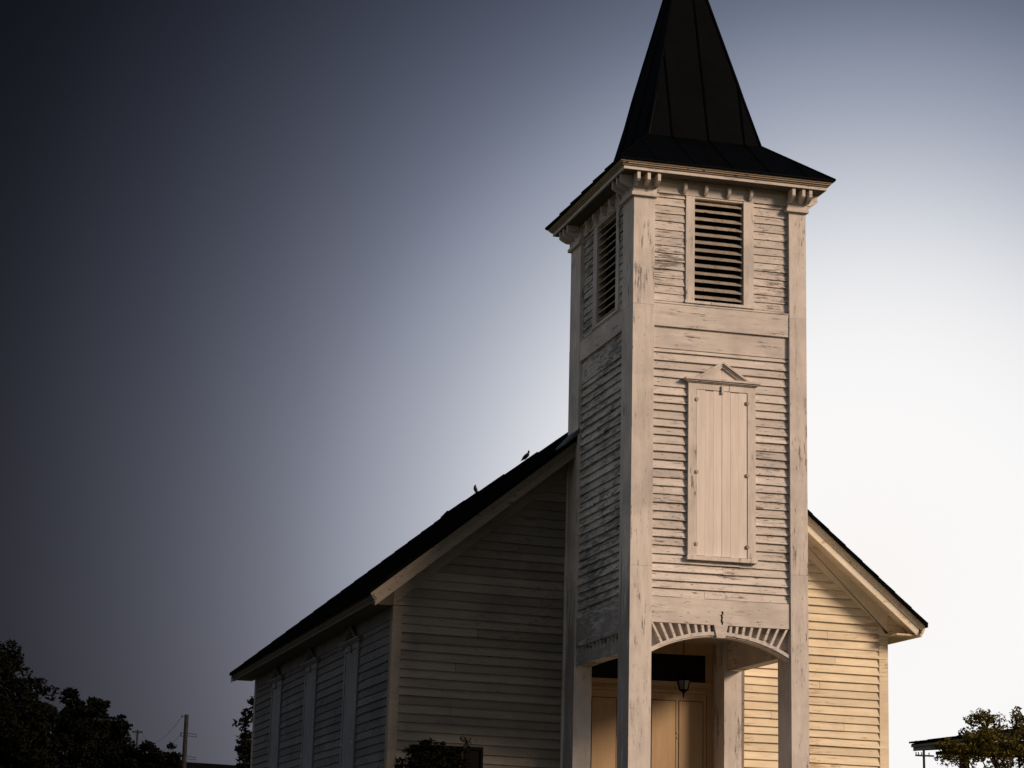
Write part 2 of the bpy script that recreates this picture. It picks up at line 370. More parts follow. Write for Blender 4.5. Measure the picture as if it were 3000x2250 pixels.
# rake trim: crown and fascia, sloped soffit, boxed eave soffit
for sgn in (-1, 1):
    xe = XA-OE if sgn < 0 else XB+OE
    zr = lambda x: ZR-SL*abs(x-XM)
    def run(mb, y0, y1, d0, d1, xs, xi):
        mb.hexa([NV_(xs, y0, zr(xs)-d1), NV_(xi, y0, zr(xi)-d1), NV_(xi, y1, zr(xi)-d1), NV_(xs, y1, zr(xs)-d1),
                 NV_(xs, y0, zr(xs)-d0), NV_(xi, y0, zr(xi)-d0), NV_(xi, y1, zr(xi)-d0), NV_(xs, y1, zr(xs)-d0)])
    NV_ = lambda x, y, z: (x, y, z)
    xi = .04 if sgn < 0 else W-.04
    m = MB(NV); Y = YN-ON
    run(m, Y, Y+.05, .05, .085, xe, xi); run(m, Y+.018, Y+.05, .085, .115, xe-sgn*.015, xi)
    run(m, Y+.032, Y+.06, .115, .14, xe-sgn*.03, xi); run(m, Y+.05, Y+.085, .14, .265, xe-sgn*.07, xi)
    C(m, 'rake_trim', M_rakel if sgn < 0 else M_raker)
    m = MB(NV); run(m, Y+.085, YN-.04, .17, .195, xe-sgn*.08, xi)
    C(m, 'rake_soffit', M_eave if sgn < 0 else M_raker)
    # eave box: level soffit and fascia
    m = MB(NV); a, b2 = sorted((xe-sgn*.07, (XA if sgn < 0 else XB)+sgn*.026))
    m.box(a, b2, (YN-.06 if sgn < 0 else Y+.09), YB+ON-.05, ZC-.03, ZC-.005)
    m.prism([(xe-sgn*.07, ZC-.005), ((XA if sgn < 0 else XB)+sgn*.03, ZC-.005), ((XA if sgn < 0 else XB)+sgn*.03, zr((XA if sgn < 0 else XB))-.2)],
            lambda x, z: (x, YN-.046, z), lambda x, z: (x, YN-.06, z))
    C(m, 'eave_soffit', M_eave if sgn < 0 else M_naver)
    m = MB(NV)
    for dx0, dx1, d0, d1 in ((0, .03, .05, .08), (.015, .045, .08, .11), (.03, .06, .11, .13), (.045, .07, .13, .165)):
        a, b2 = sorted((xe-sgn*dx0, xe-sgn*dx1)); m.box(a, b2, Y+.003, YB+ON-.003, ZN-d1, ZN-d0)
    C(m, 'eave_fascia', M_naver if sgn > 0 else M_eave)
# roof slabs and flashing
for sgn in (-1, 1):
    xe = (XA-OE if sgn < 0 else XB+OE)+sgn*.03
    m = MB(NV); Y0, Y1 = YN-ON-.035, YB+ON+.03
    zr = lambda x: ZR-SL*abs(x-XM)
    m.hexa([(xe, Y0, zr(xe)-.05), (XM, Y0, ZR-.05), (XM, Y1, ZR-.05), (xe, Y1, zr(xe)-.05), (xe, Y0, zr(xe)), (XM, Y0, ZR), (XM, Y1, ZR), (xe, Y1, zr(xe))])
    k = 0
    while k < 16:       # courses of roofing as slight steps
        f0 = k/16; xa = xe+(XM-xe)*f0; xb = xe+(XM-xe)*(f0+1/16)
        m.hexa([(xa, Y0-.006, zr(xa)), (xb, Y0-.006, zr(xb)), (xb, Y1+.006, zr(xb)), (xa, Y1+.006, zr(xa)),
                (xa, Y0-.006, zr(xa)+.014), (xb, Y0-.006, zr(xb)+.004), (xb, Y1+.006, zr(xb)+.004), (xa, Y1+.006, zr(xa)+.014)])
        k += 1
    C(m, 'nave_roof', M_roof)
m = MB(NV)
y = YN+.03
while y < YB+ON:
    y2 = min(y+random.uniform(.8, 1.4), YB+ON+.03); h = random.uniform(.025, .045)
    m.hexa([(XM-.14, y, ZR-.09), (XM+.14, y, ZR-.09), (XM+.14, y2-.01, ZR-.09), (XM-.14, y2-.01, ZR-.09),
            (XM-.03, y, ZR+h), (XM+.03, y, ZR+h), (XM+.03, y2-.01, ZR+h-.01), (XM-.03, y2-.01, ZR+h-.01)])
    y = y2
C(m, 'ridge_cap', M_roof)
m = MB(NV); z_ = ZR-SL*(XM-0)
m.hexa([(-.20, YN-ON-.05, z_-SL*.20+.02), (-.012, YN-ON-.05, z_+.02), (-.012, YN+.02, z_+.02), (-.20, YN+.02, z_-SL*.20+.02),
        (-.20, YN-ON-.05, z_-SL*.20+.045), (-.012, YN-ON-.05, z_+.10), (-.012, YN+.02, z_+.10), (-.20, YN+.02, z_-SL*.20+.045)])
C(m, 'flashing', M_flash)
# rear rake trim
m = MB(NV)
for sgn in (-1, 1):
    xe = XA-OE if sgn < 0 else XB+OE
    run(m, YB+ON-.05, YB+ON, .05, .2, xe, XM)
C(m, 'rake_trim', M_beam)

# ---- side windows: frame > pediment, shutters, hinges.  local: s along, z up, n out
def window(name, o, u, n, s0, s1, z0, z1, ped, fw=.11, proud=.045, trim=M_trim, shut=M_shut, tf=None, planks=3):
    o = Vector(o); u = Vector(u); n = Vector(n)
    def P(s, z, d):
        p = o+u*s+n*d; p = (p.x, p.y, z); return tf(*p) if tf else p
    def bx(mb, a, b, c, d, e, f):
        mb.hexa([P(a, c, e), P(b, c, e), P(b, c, f), P(a, c, f), P(a, d, e), P(b, d, e), P(b, d, f), P(a, d, f)])
    m = MB()
    bx(m, s0, s0+fw, z0+.05, z1-.13, .0, proud); bx(m, s1-fw, s1, z0+.05, z1-.13, .0, proud)
    bx(m, s0, s1, z1-.13, z1-.045, .0, proud-.004)
    bx(m, s0-.015, s1+.015, z0-.0, z0+.05, .0, proud+.03)
    wn = C(m, name, trim)
    # pediment: level cornice with a pitched gable above it
    m = MB(); mid = (s0+s1)/2; pw = (s1-s0)/2+ped[0]
    bx(m, mid-pw, mid+pw, z1-.015, z1+.012, 0, proud+.055); bx(m, mid-pw+.02, mid+pw-.02, z1-.032, z1-.015, 0, proud+.035); bx(m, mid-pw+.035, mid+pw-.035, z1-.045, z1-.032, 0, proud+.015)
    hw = pw*ped[1]; zp = z1+ped[2]
    def tri(mb, w_, za, zb, e, f):
        mb.prism([(mid-w_, za), (mid+w_, za), (mid, zb)], lambda s, z: P(s, z, e), lambda s, z: P(s, z, f))
    def slope(mb, w0, h0, w1, h1, e, f):
        for sg in (-1, 1):
            mb.prism([(mid+sg*w0, z1+.012), (mid, h0), (mid, h1), (mid+sg*w1, z1+.012)], lambda s, z: P(s, z, e), lambda s, z: P(s, z, f))
    tri(m, hw*.7, z1+.012, z1+.012+(zp-z1-.012)*.7, 0, proud-.02)
    slope(m, hw, zp, hw*.88, z1+.012+(zp-z1-.012)*.88, 0, proud+.04)
    slope(m, hw*.88, z1+.012+(zp-z1-.012)*.88, hw*.78, z1+.012+(zp-z1-.012)*.78, 0, proud+.02)
    slope(m, hw*.78, z1+.012+(zp-z1-.012)*.78, hw*.68, z1+.012+(zp-z1-.012)*.68, 0, proud+.005)
    child(m, 'pediment', trim, wn)
    a0, a1 = s0+fw+.006, s1-fw-.006; zb, zt = z0+.056, z1-.136
    m = MB(); bx(m, a0-.006, a1+.006, z0+.05, z1-.13, .002, .010); child(m, 'recess', M_hole, wn)
    for k in range(2):
        b0 = a0+(a1-a0)*k/2+(.003 if k else 0); b1 = a0+(a1-a0)*(k+1)/2-(0 if k else .003)
        m = MB()
        for j in range(planks):
            c0 = b0+(b1-b0)*j/planks+(.0012 if j else 0); c1 = b0+(b1-b0)*(j+1)/planks-(.0012 if j < planks-1 else 0)
            d = random.uniform(-.0015, .0015)
            bx(m, c0, c1, zb+random.uniform(0, .006), zt-random.uniform(0, .012), .012, proud-.008+d)
        sh = child(m, 'shutter', shut, wn)
        for q in (.07, .5, .94):
            zz = zb+(zt-zb)*q; sx = a0-.003 if k == 0 else a1+.003
            m = MB(); bx(m, sx-.014, sx+.014, zz-.022, zz+.022, proud-.008, proud+.016); bx(m, sx-.024, sx+.024, zz-.012, zz+.012, proud-.008, proud+.010)
            child(m, 'hinge', M_hinge, wn)
    m = MB(); bx(m, mid-.014, mid+.014, zt-.035, zt+.07, proud-.01, proud+.02); child(m, 'latch', trim, wn)
    return wn
for k, yc in enumerate((5.48, 8.76, 12.05)):
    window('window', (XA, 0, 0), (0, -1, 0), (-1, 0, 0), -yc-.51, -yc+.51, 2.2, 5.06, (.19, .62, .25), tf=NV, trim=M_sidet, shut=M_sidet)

# ---- tower
ZE = 10.86
PL, PR, QF, QB = .290, .238, .45, .47      # post widths
def post(x0, x1, y0, y1, z0, z1, zcap=10.47, mat=None):
    m = MB()
    for a, b2 in ((z0, 5.62), (5.622, 9.02), (9.022, z1)):       # spliced lengths
        d = random.uniform(-.002, .002)
        m.box(x0+d, x1+d, y0+d, y1+d, a, b2)
    p = C(m, 'corner_post', mat or M_trim)
    c = MB()
    c.box(x0-.045, x1+.03, y0-.045, y1+.03, zcap, zcap+.045); c.box(x0-.022, x1+.012, y0-.022, y1+.012, zcap+.045, zcap+.16)
    child(c, 'capital', M_trim, p)
    return p
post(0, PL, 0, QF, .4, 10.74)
post(W-PR, W, 0, QF, .4, 10.74, mat=M_trimr)
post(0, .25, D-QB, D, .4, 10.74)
post(W-.25, W, D-QB, D, .4, 10.74, mat=M_trimr)
IN = .07      # depth the boards sit behind the post faces
m = MB(); boards(m, (0, IN, 0), (1, 0, 0), (0, -1, 0), 5.25, 8.47, .108, lambda z: (PL, W-PR), seglen=(.9, 2.0), lip=.036, jit=.006)
C(m, 'tower_front_wall', M_front)
m = MB(); boards(m, (0, IN, 0), (1, 0, 0), (0, -1, 0), 9.10, 10.60, .108, lambda z: (PL, .73), seglen=(1, 2)); C(m, 'belfry_front_wall', M_front); m = MB(); boards(m, (0, IN, 0), (1, 0, 0), (0, -1, 0), 9.10, 10.60, .108, lambda z: (1.67, W-PR), seglen=(1, 2))
C(m, 'belfry_front_wall', M_front)
YF, YR = QF, D-QB
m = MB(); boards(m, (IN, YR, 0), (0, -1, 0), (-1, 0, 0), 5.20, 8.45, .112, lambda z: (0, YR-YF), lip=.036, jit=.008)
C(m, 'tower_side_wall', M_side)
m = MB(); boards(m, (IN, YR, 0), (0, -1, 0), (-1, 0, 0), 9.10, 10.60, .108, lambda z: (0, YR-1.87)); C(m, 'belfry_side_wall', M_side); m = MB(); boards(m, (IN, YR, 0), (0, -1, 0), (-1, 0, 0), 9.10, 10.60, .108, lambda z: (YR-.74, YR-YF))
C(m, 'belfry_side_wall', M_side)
m = MB(); boards(m, (W-IN, YF, 0), (0, 1, 0), (1, 0, 0), 5.25, 8.47, .108, lambda z: (0, YR-YF)); boards(m, (W-IN, YF, 0), (0, 1, 0), (1, 0, 0), 9.1, 10.5, .108, lambda z: (0, YR-YF))
C(m, 'tower_side_wall', M_front)
m = MB(); boards(m, (W, D-.03, 0), (-1, 0, 0), (0, 1, 0), 5.25, 10.5, .108, lambda z: (.25, W-.25))
C(m, 'tower_rear_wall', M_side)
m = MB()
m.box(IN+.02, W-IN-.02, IN+.02, D-.05, 5.06, 9.02); C(m, 'sheathing', M_hole)
# dark belfry chamber
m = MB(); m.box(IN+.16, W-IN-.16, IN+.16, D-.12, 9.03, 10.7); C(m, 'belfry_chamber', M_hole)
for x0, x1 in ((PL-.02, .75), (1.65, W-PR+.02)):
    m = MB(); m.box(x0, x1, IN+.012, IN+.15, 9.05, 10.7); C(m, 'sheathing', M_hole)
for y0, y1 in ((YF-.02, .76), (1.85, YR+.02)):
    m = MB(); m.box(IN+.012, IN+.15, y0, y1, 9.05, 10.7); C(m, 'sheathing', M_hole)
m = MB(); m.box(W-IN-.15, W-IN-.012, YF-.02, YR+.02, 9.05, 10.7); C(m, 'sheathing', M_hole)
# beams
def beam(mb, x0, x1, y0, y1, z0, z1): mb.box(x0, x1, y0, y1, z0, z1)
m = MB(); m.box(PL, W-PR, .012, .30, 8.755, 9.055)
m.hexa([(PL, .004, 9.057), (W-PR, .004, 9.057), (W-PR, .30, 9.057), (PL, .30, 9.057), (PL, .004, 9.066), (W-PR, .004, 9.066), (W-PR, IN, 9.105), (PL, IN, 9.105)])
C(m, 'beam', M_beam)
m = MB(); m.box(.012, .30, YF, YR, 8.77, 9.055)
m.hexa([(.004, YF, 9.057), (.30, YF, 9.057), (.30, YR, 9.057), (.004, YR, 9.057), (.004, YF, 9.066), (IN, YF, 9.10), (IN, YR, 9.10), (.004, YR, 9.066)])
C(m, 'beam', M_beam)
m = MB(); m.box(W-.30, W-.012, YF, YR, 8.77, 9.055); C(m, 'beam', M_beam)
m = MB(); m.box(PL, W-PR, .020, .26, 4.925, 5.245); C(m, 'beam', M_beam)
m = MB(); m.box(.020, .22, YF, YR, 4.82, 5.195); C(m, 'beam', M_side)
m = MB(); m.box(W-.20, W-.02, YF, YR, 4.60, 5.22); C(m, 'beam', M_beam)
window('window', (0, IN, 0), (1, 0, 0), (0, -1, 0), .765, 1.685, 5.735, 8.085, (.055, .74, .255), proud=.068)
# plain frieze boards under the upper beam
m = MB(); m.box(PL, W-PR, .045, .09, 8.47, 8.755); C(m, 'frieze_board', M_beam)
m = MB(); m.box(.045, .09, YF, YR, 8.45, 8.77); C(m, 'frieze_board', M_side)
# peeled cracked scar on the lower front beam: bare wood showing through
scar = simple('bare_rotten_wood', (.02, .014, .010), .95, 0, .1)
m = MB(); zz = 4.935; xx = 1.235
for k in range(9):
    h = random.uniform(.014, .024); wd = random.uniform(.006, .014); xo = xx+random.uniform(-.008, .008)
    m.box(xo-wd, xo+wd, .0165, .0195+.0004*k, zz, zz+h); zz += h*.95
C(m, 'split', scar)
# front arch: backing, arch ring, keystone, spindles
def arch_front():
    xm_, hc, zpk, zend = 1.21, .925, 4.785, 4.545
    rise = zpk-zend; r = (hc*hc+rise*rise)/(2*rise); zc = zpk-r
    inner = lambda x: zc+math.sqrt(r*r-(x-xm_)**2)
    x0, x1 = PL, W-PR
    n_ = 40; xs = [x0+(x1-x0)*i/n_ for i in range(n_+1)]
    m = MB()
    for i in range(n_):
        a, b2 = xs[i], xs[i+1]
        m.hexa([(a, .125, inner(a)+.02), (b2, .125, inner(b2)+.02), (b2, .20, inner(b2)+.02), (a, .20, inner(a)+.02), (a, .125, 4.93), (b2, .125, 4.93), (b2, .20, 4.93), (a, .20, 4.93)])
    ar = C(m, 'arch', M_beam)
    m = MB()
    for i in range(n_):
        a, b2 = xs[i], xs[i+1]
        for d0, d1, y0, y1 in ((.012, .058, .024, .215), (-.004, .012, .040, .205)):
            ta, tb = min(inner(a)+d1, 4.93), min(inner(b2)+d1, 4.93)
            m.hexa([(a, y0, inner(a)+d0), (b2, y0, inner(b2)+d0), (b2, y1, inner(b2)+d0), (a, y1, inner(a)+d0), (a, y0, ta), (b2, y0, tb), (b2, y1, tb), (a, y1, ta)])
    child(m, 'arch_ring', M_beam, ar)
    m = MB()
    m.prism([(1.16, 4.765), (1.27, 4.765), (1.312, 4.93), (1.122, 4.93)], lambda x, z: (x, .006, z), lambda x, z: (x, .12, z))
    child(m, 'keystone', M_beam, ar)
    xt = [.315, .43, .555, .675, .79, .90, 1.01, 1.095]
    for sg in (-1, 1):
        for k in range(8):
            top = xm_-(xm_-[.30, .42, .54, .66, .775, .88, .975, 1.06][k])*1.0
            dx = (top-xm_)*(-sg) if sg > 0 else top-xm_
            X = xm_+dx
            ztop = 4.926
            # radial direction
            ang = math.atan2(dx, ztop-(zc+.35))
            bx_ = X; bz = ztop
            for _ in range(200):
                if bz <= inner(bx_)+.05: break
                bx_ -= math.sin(ang)*.004*(1); bz -= math.cos(ang)*.004
            w2 = .017
            ca, sa = math.cos(ang)*w2, math.sin(ang)*w2
            if X+ca > x1+.03 or X-ca < x0-.03: continue
            m = MB()
            m.prism([(bx_-ca, bz+sa), (bx_+ca, bz-sa), (X+ca, ztop), (X-ca, ztop)], lambda x, z: (min(max(x, x0+.002), x1-.002), .030, z), lambda x, z: (min(max(x, x0+.002), x1-.002), .128, z))
            child(m, 'spindle', M_beam, ar)
arch_front()
def arch_side(xo, xi, mat):
    s = 1 if xi > xo else -1
    z = lambda y: 4.565-.018*((y-1.4)/.95)**2
    n_ = 20; ys = [YF+(YR-YF)*i/n_ for i in range(n_+1)]
    m = MB()
    def strip(mb, x0, x1, d0, ztop):
        x0, x1 = sorted((x0, x1))
        for i in range(n_):
            a, b2 = ys[i], ys[i+1]
            t = ztop if ztop else None
            ta, tb = (t, t) if t else (4.715, 4.715)
            mb.hexa([(x0, a, z(a)+d0), (x1, a, z(a)+d0), (x1, b2, z(b2)+d0), (x0, b2, z(b2)+d0), (x0, a, ta), (x1, a, ta), (x1, b2, tb), (x0, b2, tb)])
    strip(m, xo+s*.11, xo+s*.20, .02, 4.83)
    ar = C(m, 'arch', mat)
    m = MB(); strip(m, xo+s*.026, xo+s*.21, 0, None); child(m, 'arch_ring', mat, ar)
    for k in range(12):
        yy = YF+.07+(YR-YF-.14)*k/11
        m = MB(); a, b2 = sorted((xo+s*.034, xo+s*.115)); m.box(a, b2, yy-.02, yy+.02, 4.70, 4.825); child(m, 'spindle', mat, ar)
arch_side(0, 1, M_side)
# porch ceiling and floor
m = MB(); m.box(.20, W-.20, .22, YN-.01, 5.0, 5.05); C(m, 'porch_ceiling', M_soff)
m = MB(); m.box(-.1, W+.1, -.12, YN-.03, FL-.14, FL); C(m, 'porch_floor', M_beam)
for k in range(6):
    m = MB(); m.box(.2, W-.2, -.12-.28*(k+1), -.122-.28*k, max(0.0, FL-.15*(k+1)-.16), FL-.155*(k+1)); C(m, 'step', M_beam)
m = MB(NV)
m.box(XA+.05, XB-.05, YN+.05, YB-.05, 0, FL-.16); C(m, 'foundation', M_brick)

# ---- louvred belfry openings
def louver(front=True):
    if front:
        s0, s1, z0, z1 = .73, 1.675, 9.10, 10.60; f0, f1 = .115, .125
        P = lambda s, z, d: (s, IN-d, z)
        o0, o1 = .85, 1.535
    else:
        s0, s1, z0, z1 = .74, 1.87, 9.10, 10.56
        P = lambda s, z, d: (IN-d, s, z)
        o0, o1 = .865, 1.70
    def bx(mb, a, b2, c, d, e, f):
        p = [P(a, c, e), P(b2, c, e), P(b2, c, f), P(a, c, f), P(a, d, e), P(b2, d, e), P(b2, d, f), P(a, d, f)]
        mb.hexa(p)
    m = MB()
    bx(m, s0, o0, z0+.035, z1, -.10, .035); bx(m, o1, s1, z0+.035, z1, -.10, .035)
    bx(m, s0-.01, s1+.01, z0, z0+.035, -.10, .05)
    bx(m, o0, o1, 10.535, z1, -.10, .028)
    lv = C(m, 'louver', M_trim)
    n_ = 13; zb, zt = z0+.05, 10.535
    for k in range(n_):
        zc = zb+(zt-zb)*(k+.55)/n_
        m = MB(); kk = 10; t = .012
        tilt = random.uniform(-.004, .004)
        ss = [o0+.001+(o1-o0-.002)*i/kk for i in range(kk+1)]
        for i in range(kk):
            a, b2 = ss[i], ss[i+1]
            ja = random.uniform(-.002, .002)
            m.hexa([P(a, zc-.030+tilt, .014+ja), P(b2, zc-.030+tilt, .014+ja), P(b2, zc+.030, -.07), P(a, zc+.030, -.07),
                    P(a, zc-.030+tilt+t*1.4, .016+ja), P(b2, zc-.030+tilt+t*1.4, .016+ja), P(b2, zc+.030+t, -.07), P(a, zc+.030+t, -.07)])
        child(m, 'slat', M_slat, lv)
louver(True); louver(False)
# ---- tower cornice with brackets
m = MB()
def ringbox(mb, o, z0, z1): mb.box(-o, W+o, -o, D+o, z0, z1)
cor = None
m = MB(); ringbox(m, .215, 10.75, 10.795)
cor = C(m, 'cornice', M_beam)
m = MB(); ringbox(m, .19, 10.742, 10.7488); child(m, 'soffit', M_eave, cor)
m = MB(); ringbox(m, .235, 10.797, 10.815); ringbox(m, .255, 10.816, 10.835); ringbox(m, .27, 10.836, 10.856)
child(m, 'crown_moulding', M_soff, cor)
m = MB()
m.box(PL, W-PR, -.0, .25, 10.70, 10.748); m.box(.0, .25, QF, YR, 10.70, 10.748); m.box(W-.25, W, QF, YR, 10.70, 10.748)
child(m, 'bed_moulding', M_soff, cor)
m = MB(); m.box(PL, W-PR, .03, .2, 10.56, 10.70); m.box(.03, .2, QF, YR, 10.56, 10.70); m.box(W-.2, W-.03, QF, YR, 10.56, 10.70)
child(m, 'frieze_board', M_beam, cor)
def bracket(P, z0, z1, dep, hw):
    m = MB()
    m.prism([(0, z1), (dep, z1), (dep, z0+.06), (dep*.8, z0+.035), (dep*.35, z0), (0, z0)], lambda d, z: P(d, z, -hw), lambda d, z: P(d, z, hw))
    child(m, 'bracket', M_beam, cor)
for x in (.0, .14, .28, W-.24, W-.10, W-.0):
    bracket(lambda d, z, h, x=x: (x+h, -.022-d, z), 10.585, 10.747, .165, .021)
for x in (.70, .99, 1.31, 1.62):
    bracket(lambda d, z, h, x=x: (x+h, .028-d, z), 10.575, 10.697, .075, .020)
for y in (.03, .18, .36, D-.40, D-.20, D-.03):
    bracket(lambda d, z, h, y=y: (-.022-d, y+h, z), 10.585, 10.747, .165, .021)
    bracket(lambda d, z, h, y=y: (W+.012+d, y+h, z), 10.585, 10.747, .165, .021)
for y in (.60, .95, 1.30, 1.66, 2.0):
    bracket(lambda d, z, h, y=y: (.028-d, y+h, z), 10.575, 10.697, .075, .020)
# ---- spire: flared skirt and steep pyramid of dark sheet metal, standing seams
ym = D/2; ea = .30
apex = (1.165, ym, 14.80); hk = .806; zk = 11.56
m = MB()
e0 = [(-ea, -ea, ZE), (W+ea, -ea, ZE), (W+ea, D+ea, ZE), (-ea, D+ea, ZE)]
e1 = [(x, y, ZE+.018) for x, y, z in e0]
k1 = [(XM-hk, ym-hk, zk), (XM+hk, ym-hk, zk), (XM+hk, ym+hk, zk), (XM-hk, ym+hk, zk)]
ap = [(apex[0]+.02*sx, apex[1]+.02*sy, apex[2]) for sx, sy in ((-1, -1), (1, -1), (1, 1), (-1, 1))]
# slight bow in the upper faces
def lerp(a, b2, t): return tuple(a[i]+(b2[i]-a[i])*t for i in range(3))
mids = []
for t, bow in ((.3, .0), (.6, .0)):
    rr = []
    for i in range(4):
        p = lerp(k1[i], ap[i], t); sx, sy = ((-1, -1), (1, -1), (1, 1), (-1, 1))[i]
        rr.append((p[0]+sx*bow, p[1]+sy*bow, p[2]))
    mids.append(rr)
rings_ = [e0, e1, k1]+mids+[ap]
m.loft(rings_)
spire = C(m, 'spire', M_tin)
# seams: run up the fall line of each face until they meet a hip
def face_pt(side, c, lvl):
    """point on face at cross position c (metres from its middle), at ring level"""
    a, b2 = rings_[lvl][side], rings_[lvl][(side+1) % 4]
    a, b2 = Vector(a), Vector(b2); l = (b2-a).length; f = .5+c/l
    return a.lerp(b2, f), 0 <= f <= 1
for side in range(4):
    for c in (-.99, -.47, .05, .57, 1.09):
        pts = []
        for lv in range(1, len(rings_)):
            p, ok = face_pt(side, c, lv)
            if ok: pts.append(p)
            else:
                # hip crossing between previous level and this one
                if pts:
                    w0 = (Vector(rings_[lv-1][side])-Vector(rings_[lv-1][(side+1) % 4])).length/2
                    w1 = (Vector(rings_[lv][side])-Vector(rings_[lv][(side+1) % 4])).length/2
                    t = (w0-abs(c))/(w0-w1)
                    q = Vector(rings_[lv-1][side if c < 0 else (side+1) % 4]).lerp(Vector(rings_[lv][side if c < 0 else (side+1) % 4]), t)
                    pts.append(q)
                break
        if len(pts) > 1:
            m = MB(); m.tube(pts, .020, 4); child(m, 'standing_seam', M_tin, spire)
for i in range(4):
    m = MB(); m.tube([rings_[k][i] for k in range(1, len(rings_))], .02, 5); child(m, 'hip_cap', M_tin, spire)

# ---- doorway in the porch
YD = YN-.022
m = MB(); m.box(.30, 2.06, YD+.006, YD+.03, 4.31, 4.90); m.box(.20, 2.24, YD-.02, YD+.03, 4.875, 5.0)
m.box(2.14, 2.235, YD-.06, YD+.03, FL, 4.885); m.box(.165, .26, YD-.06, YD+.03, FL, 4.885)      # pilasters
m.box(2.065, 2.14, YD-.002, YD+.03, FL, 4.875); m.box(.26, .335, YD-.002, YD+.03, FL, 4.875)
m.box(.335, 2.065, YD-.03, YD+.02, 4.842, 4.875)
m.box(2.035, 2.065, YD-.03, YD+.02, 4.468, 4.842); m.box(.335, .365, YD-.03, YD+.02, 4.468, 4.842)
fr = C(m, 'door_frame', M_door)
m = MB(); m.box(.335, 2.085, YD-.055, YD+.01, 4.425, 4.462); m.box(.335, 2.075, YD-.04, YD+.01, 4.40, 4.425); m.box(.335, 2.065, YD-.018, YD+.01, 4.31, 4.40)
for k in range(44):
    x = .345+k*.0392
    m.box(x, x+.019, YD-.038, YD-.017, 4.345, 4.378)
child(m, 'dentil_moulding', M_door, fr)
m = MB(); m.box(.366, 2.034, YD-.012, YD+.0, 4.47, 4.84); C(m, 'transom_window', M_glass)
for k in range(2):
    x0 = .345+k*.858; x1 = x0+.852
    m = MB(); m.box(x0, x1, YD-.008, YD+.012, FL+.01, 4.305)
    dr = C(m, 'door', M_door)
    for j in range(2):
        p0 = x0+.045+j*.397+(0 if k == 0 else .0); p1 = p0+.365
        m = MB()
        groove = .012
        m.box(p0+groove, p1-groove, YD-.014, YD-.0085, FL+.3, 4.21-groove)
        child(m, 'door_panel', M_door, dr)
        m = MB()
        m.box(p0, p0+groove*.7, YD-.0095, YD-.0084, FL+.29, 4.21); m.box(p1-groove*.7, p1, YD-.0095, YD-.0084, FL+.29, 4.21); m.box(p0, p1, YD-.0100, YD-.0096, 4.21-groove*.8, 4.21)
        child(m, 'panel_groove', simple('groove', (.05, .03, .015), .9), dr)
    m = MB(); hx = x0+.426
    for z in (3.77, 3.70): m.box(hx-.009, hx+.009, YD-.022, YD-.008, z-.010, z+.010)
    child(m, 'keyhole_plate', M_hinge, dr)
# trim where the tower meets the nave, right side
m = MB(NV); m.box(W+.005, W+.20, YN-.045, YN, FL, 7.5); C(m, 'junction_board', M_navef)
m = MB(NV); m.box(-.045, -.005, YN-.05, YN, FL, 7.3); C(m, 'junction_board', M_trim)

# ------------------------------------------------------------------ porch lantern
lx, ly = 1.22, 1.40
lan = empty('porch_lantern', 'black lantern hanging on a chain in the church porch', 'lantern', (lx, ly, 4.11))
m = MB()
z = 5.0; k = 0
while z > 4.47:
    a = (0, .006) if k % 2 else (.006, 0)
    m.tube([(lx-a[0], ly-a[1], z), (lx-a[0], ly-a[1], z-.028)], .003, 4); m.tube([(lx+a[0], ly+a[1], z), (lx+a[0], ly+a[1], z-.028)], .003, 4)
    z -= .026; k += 1
child(m, 'chain', M_black, lan)
def hexr(r, z, n_=6, ph=.26): return [(lx+r*math.cos(2*math.pi*i/n_+ph), ly+r*math.sin(2*math.pi*i/n_+ph), z) for i in range(n_)]
m = MB(); m.loft([hexr(.112, 4.355), hexr(.108, 4.368), hexr(.06, 4.405), hexr(.03, 4.44), hexr(.012, 4.47)]); child(m, 'lantern_cap', M_black, lan)
m = MB()
for i in range(6):
    m.tube([hexr(.098, 4.355)[i], hexr(.058, 4.222)[i]], .0075, 4)
rr = hexr(.06, 4.224)
m.loft([hexr(.062, 4.232), hexr(.066, 4.222), hexr(.045, 4.205), hexr(.02, 4.19)])
for i in range(6): m.tube([hexr(.098, 4.35)[i], hexr(.098, 4.35)[(i+1) % 6]], .006, 4)
child(m, 'lantern_cage', M_black, lan)
m = MB(); m.loft([hexr(.088, 4.35), hexr(.052, 4.228)]); child(m, 'lantern_glass', M_lglass, lan)
m = MB(); m.tube([(lx, ly, 4.192), (lx, ly, 4.17), (lx, ly, 4.155), (lx, ly, 4.11)], [.014, .010, .013, .004], 8); child(m, 'finial', M_black, lan)

# ------------------------------------------------------------------ birds on the ridge
def bird(loc, yaw, prof, label):
    o = Vector(loc); cy, sy = math.cos(yaw), math.sin(yaw)
    m = MB()
    m.tube([(o.x+x*cy, o.y+x*sy, o.z+z) for x, z, r in prof], [r for x, z, r in prof], 10)
    for s in (-1, 1):
        bx_, by_ = .005, s*.014
        m.tube([(o.x+bx_*cy-by_*sy, o.y+bx_*sy+by_*cy, o.z+.04), (o.x+bx_*cy-by_*sy, o.y+bx_*sy+by_*cy, o.z-.01)], .003, 5)
    b = m.build('bird', M_bird, None, True, loc)
    return tag(b, label, 'bird', 'birds on the church roof ridge')
M_bird = simple('dark_feathers', (.018, .013, .010), .7, 0, .2)
zr_ = ZR+.035
upright = [(-.050, -.012, .004), (-.040, .012, .012), (-.022, .040, .028), (-.004, .072, .036), (.006, .100, .031), (.010, .122, .022), (.006, .140, .019), (-.004, .152, .012), (-.016, .163, .003)]
bird((1.20, 12.72, zr_-.02), R(200), upright, 'dark bird perched upright on the roof ridge, farther from the tower')
